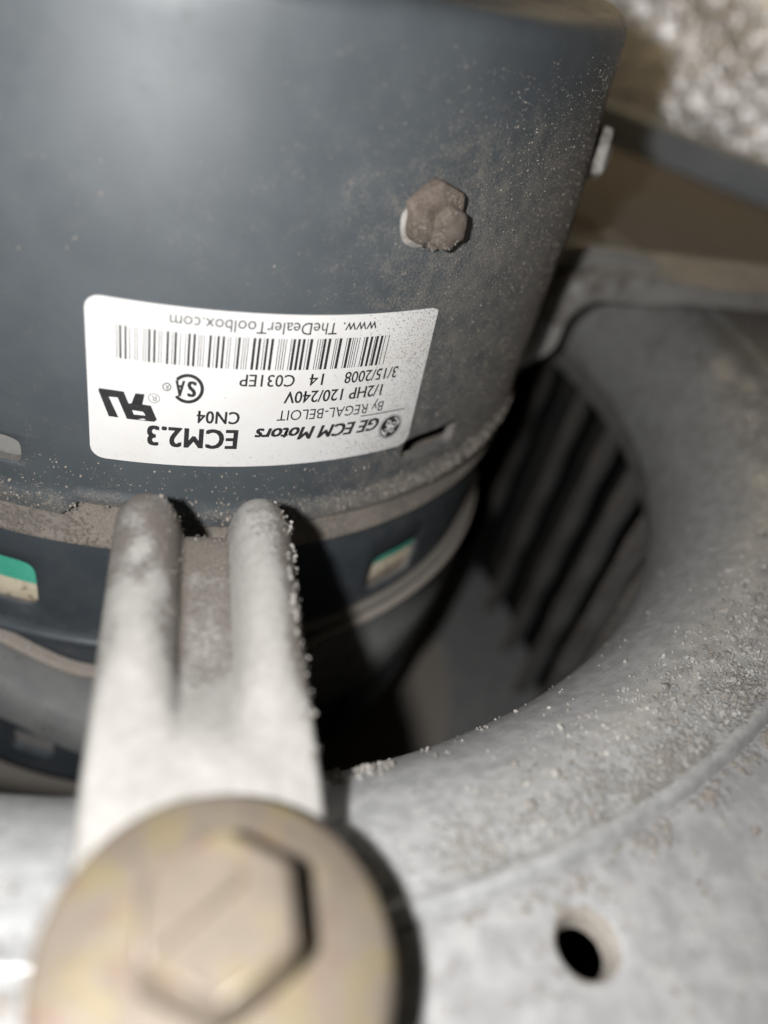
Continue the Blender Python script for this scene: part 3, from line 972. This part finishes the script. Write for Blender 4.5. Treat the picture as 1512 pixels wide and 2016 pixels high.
# make sure the slab thickens downwards
def fix(V, nu_, nt_):
    top = np.array(V[:nu_ * nt_]); bot = np.array(V[nu_ * nt_:])
    mid = (nu_ // 8) * nt_ + nt_ // 2
    if bot[mid][2] > top[mid][2]: bot = 2 * top - bot
    return [tuple(p) for p in top] + [tuple(p) for p in bot]
V = fix(V, nu_, nt_)
arm = mesh_obj('arm', V, F, 'arm', mount, dust, sharp=70)
# crumbs along the flanks of the ribs
G = np.array(grid).reshape(nu_, nt_, 3)
Nn = N if N[nu_ // 8, nt_ // 2, 2] > 0 else -N
pts = []
for i in range(30000):
    a = rng.randrange(1, nu_ - 24); b = rng.randrange(1, nt_ - 1)
    y = G[a, b, 1]; t = G[a, b, 0] - XC
    w = 0.0
    if t > 8.2: w = 0.85
    elif t > 6.8: w = .12
    elif -4.4 < t < -2.2: w = 0.42
    elif -2.6 <= t < 2.9: w = 0.30
    else: w = 0.02
    w *= sstep(-114, -94, y) * 0.9 + 0.03
    if t > 9: w = max(w, 0.35)
    if rng.random() > w * .5 or vn(a * .45, b * .7) < -0.15: continue
    p = G[a, b] + np.array([rng.uniform(-.2, .2), rng.uniform(-.4, .4), 0])
    sz = min(.36, rng.lognormvariate(-2.1 if t > 8.4 else -2.75, 0.45))
    pts.append((tuple(p), tuple(Nn[a, b]), sz))
grains([q for q in pts if q[0][0] - XC > 7.5], arm, 'dust_pale', 'crumbs of dust along the outer flank of the rib')
grains([q for q in pts if q[0][0] - XC <= 7.5], arm, 'dust', 'brown dust crumbs in the valley between the ribs')
# small tab where the arm meets the band
V, F = box_pts((-8.8, -75.6, -108.5), (-5.6, -74.2, -100.2))
mesh_obj('tab', V, F, 'arm', arm, [0.1] * 8, smooth=False)

V, F, dust, g2, nu2, nt2, N2 = arm_mesh(185.0, 5.0, 0.0, -76, 9.0, -92.0)
V = fix(V, nu2, nt2)
A2 = R(95.0)
ca, sa = math.cos(A2), math.sin(A2)
V = [(x * ca - y * sa, x * sa + y * ca, z) for x, y, z in V]
arm2 = mesh_obj('arm', V, F, 'arm', mount, [d * .5 + .12 for d in dust], sharp=70)
tag(arm2, 'dust coated arm reaching away across the flared inlet')

# ------------------------------------------------------------------ bolt, washer and grommet on the arm's foot
BX, BY = 3.87, -133.1
def lathe_at(prof, cx, cy, n=64, close=True):
    V, F = lathe(prof, n=n, close=close)
    return [(x + cx, y + cy, z) for x, y, z in V], F
V, F = lathe_at([(3.6, -57.6), (11.2, -57.6), (11.75, -57.3), (11.9, -56.8), (11.75, -56.3), (11.2, -55.95), (7, -55.75), (3.6, -55.7)], 4.27, -133.87, 96)
w = mesh_obj('washer', V, F, 'zinc', None, sharp=50)
tag(w, 'large round tan zinc washer under the hex bolt head', 'washer')
bolt = thing('hex_bolt', 'tan yellow zinc hex bolt fixing the ribbed arm to the housing', 'bolt', (BX, BY, -61))
def hexring(r, z, rnd=0.0):
    return [(BX + r * math.cos(R(90 + 60 * i)), BY + r * math.sin(R(90 + 60 * i)), z) for i in range(6)]
bm = bmesh.new()
rings = [hexring(5.45, -55.65), hexring(5.5, -55.0), hexring(5.5, -50.6), hexring(5.0, -49.9)]
vv = [[bm.verts.new(p) for p in r] for r in rings]
for a, b in zip(vv[:-1], vv[1:]):
    for i in range(6): bm.faces.new((a[i], a[(i + 1) % 6], b[(i + 1) % 6], b[i]))
bm.faces.new(vv[-1]); bm.faces.new(vv[0][::-1])
bmesh.ops.bevel(bm, geom=[e for e in bm.edges], offset=0.25, segments=2, affect='EDGES')
bm.verts.ensure_lookup_table(); bm.verts.index_update()
V = [tuple(v.co) for v in bm.verts]; F = [tuple(v.index for v in f.verts) for f in bm.faces]; bm.free()
hb = mesh_obj('bolt_head', V, F, 'zinc', bolt, sharp=40)
# raised mark across the head
d = Vector((math.cos(R(36)), math.sin(R(36)), 0)); nn = Vector((-d.y, d.x, 0))
c = Vector((BX - 1.0, BY + .2, -49.98))
V = []
for s_ in (-3.6, 2.8):
    for t_, z_ in ((-.55, 0), (-.3, .55), (.3, .55), (.55, 0)): V.append(tuple(c + d * s_ + nn * t_ + Vector((0, 0, z_))))
F = [(0, 1, 5, 4), (1, 2, 6, 5), (2, 3, 7, 6), (0, 3, 2, 1), (4, 5, 6, 7), (0, 4, 7, 3)]
mesh_obj('head_marking', V, F, 'zinc', hb, smooth=False)
V, F = lathe_at([(0.2, -55.9), (3.1, -55.9), (3.1, -78), (0.2, -78)], BX, BY, 32)
mesh_obj('shank', V, F, 'grey_in', bolt, sharp=40)
V, F = lathe_at([(3.3, -57.65), (8.2, -57.65), (8.6, -58.0), (8.6, -59.3), (5.0, -59.45), (5.0, -61.1), (8.5, -61.3), (9, -61.7), (9, -67.6), (8.5, -68.0), (3.3, -68.0)], 4.27, -133.5, 48)
g = mesh_obj('rubber_grommet', V, F, 'rubber', None, sharp=40)
tag(g, 'black rubber grommet between the arm foot and the housing', 'grommet')

# ------------------------------------------------------------------ background: rail and foil-faced insulation
nR = Vector((RAILN[0], RAILN[1], 0)).normalized(); tR = Vector((-nR.y, nR.x, 0))
def along(t, n_, z): return tuple(tR * t + nR * n_ + Vector((0, 0, z)))
# channel section: a bright lower face with a rolled top
sec = [(RAILD + 0.6, -69.5), (RAILD + 0.6, -57.2), (RAILD + 1.2, -56.2), (RAILD + 2.4, -55.6), (RAILD + 9, -55.6), (RAILD + 9, -69.5)]
V = []; F = []
for t in (-240, 200):
    for n_, z in sec: V.append(along(t, n_, z))
P = len(sec)
for j in range(P): F.append((j, (j + 1) % P, P + (j + 1) % P, P + j))
F.append(tuple(range(P))[::-1]); F.append(tuple(range(P, 2 * P)))
rail = mesh_obj('metal_rail', V, F, 'rail', None, sharp=30)
tag(rail, 'blurred blue grey metal rail along the edge of the housing', 'rail')
nF = Vector((0.62, 0.785, 0)).normalized(); tF = Vector((-nF.y, nF.x, 0))
nu, nv = 250, 120
grid = []
for i in range(nu):
    for j in range(nv):
        t = -260 + 460 * i / (nu - 1.0) + rng.uniform(-.6, .6); z = -90 + 220 * j / (nv - 1.0) + rng.uniform(-.6, .6)
        grid.append(tuple(tF * t + nF * (278 + 1.6 * vn(t * .06, z * .06) + 0.5 * vn(t * .31, z * .27) + rng.uniform(-.20, .20)) + Vector((0, 0, z))))
V, F, N = sheet(grid, 14, nu, nv)
ins = mesh_obj('insulation_sheet', V, F, 'foil', None, smooth=False)
tag(ins, 'crinkled silver foil faced insulation behind the rail', 'insulation')
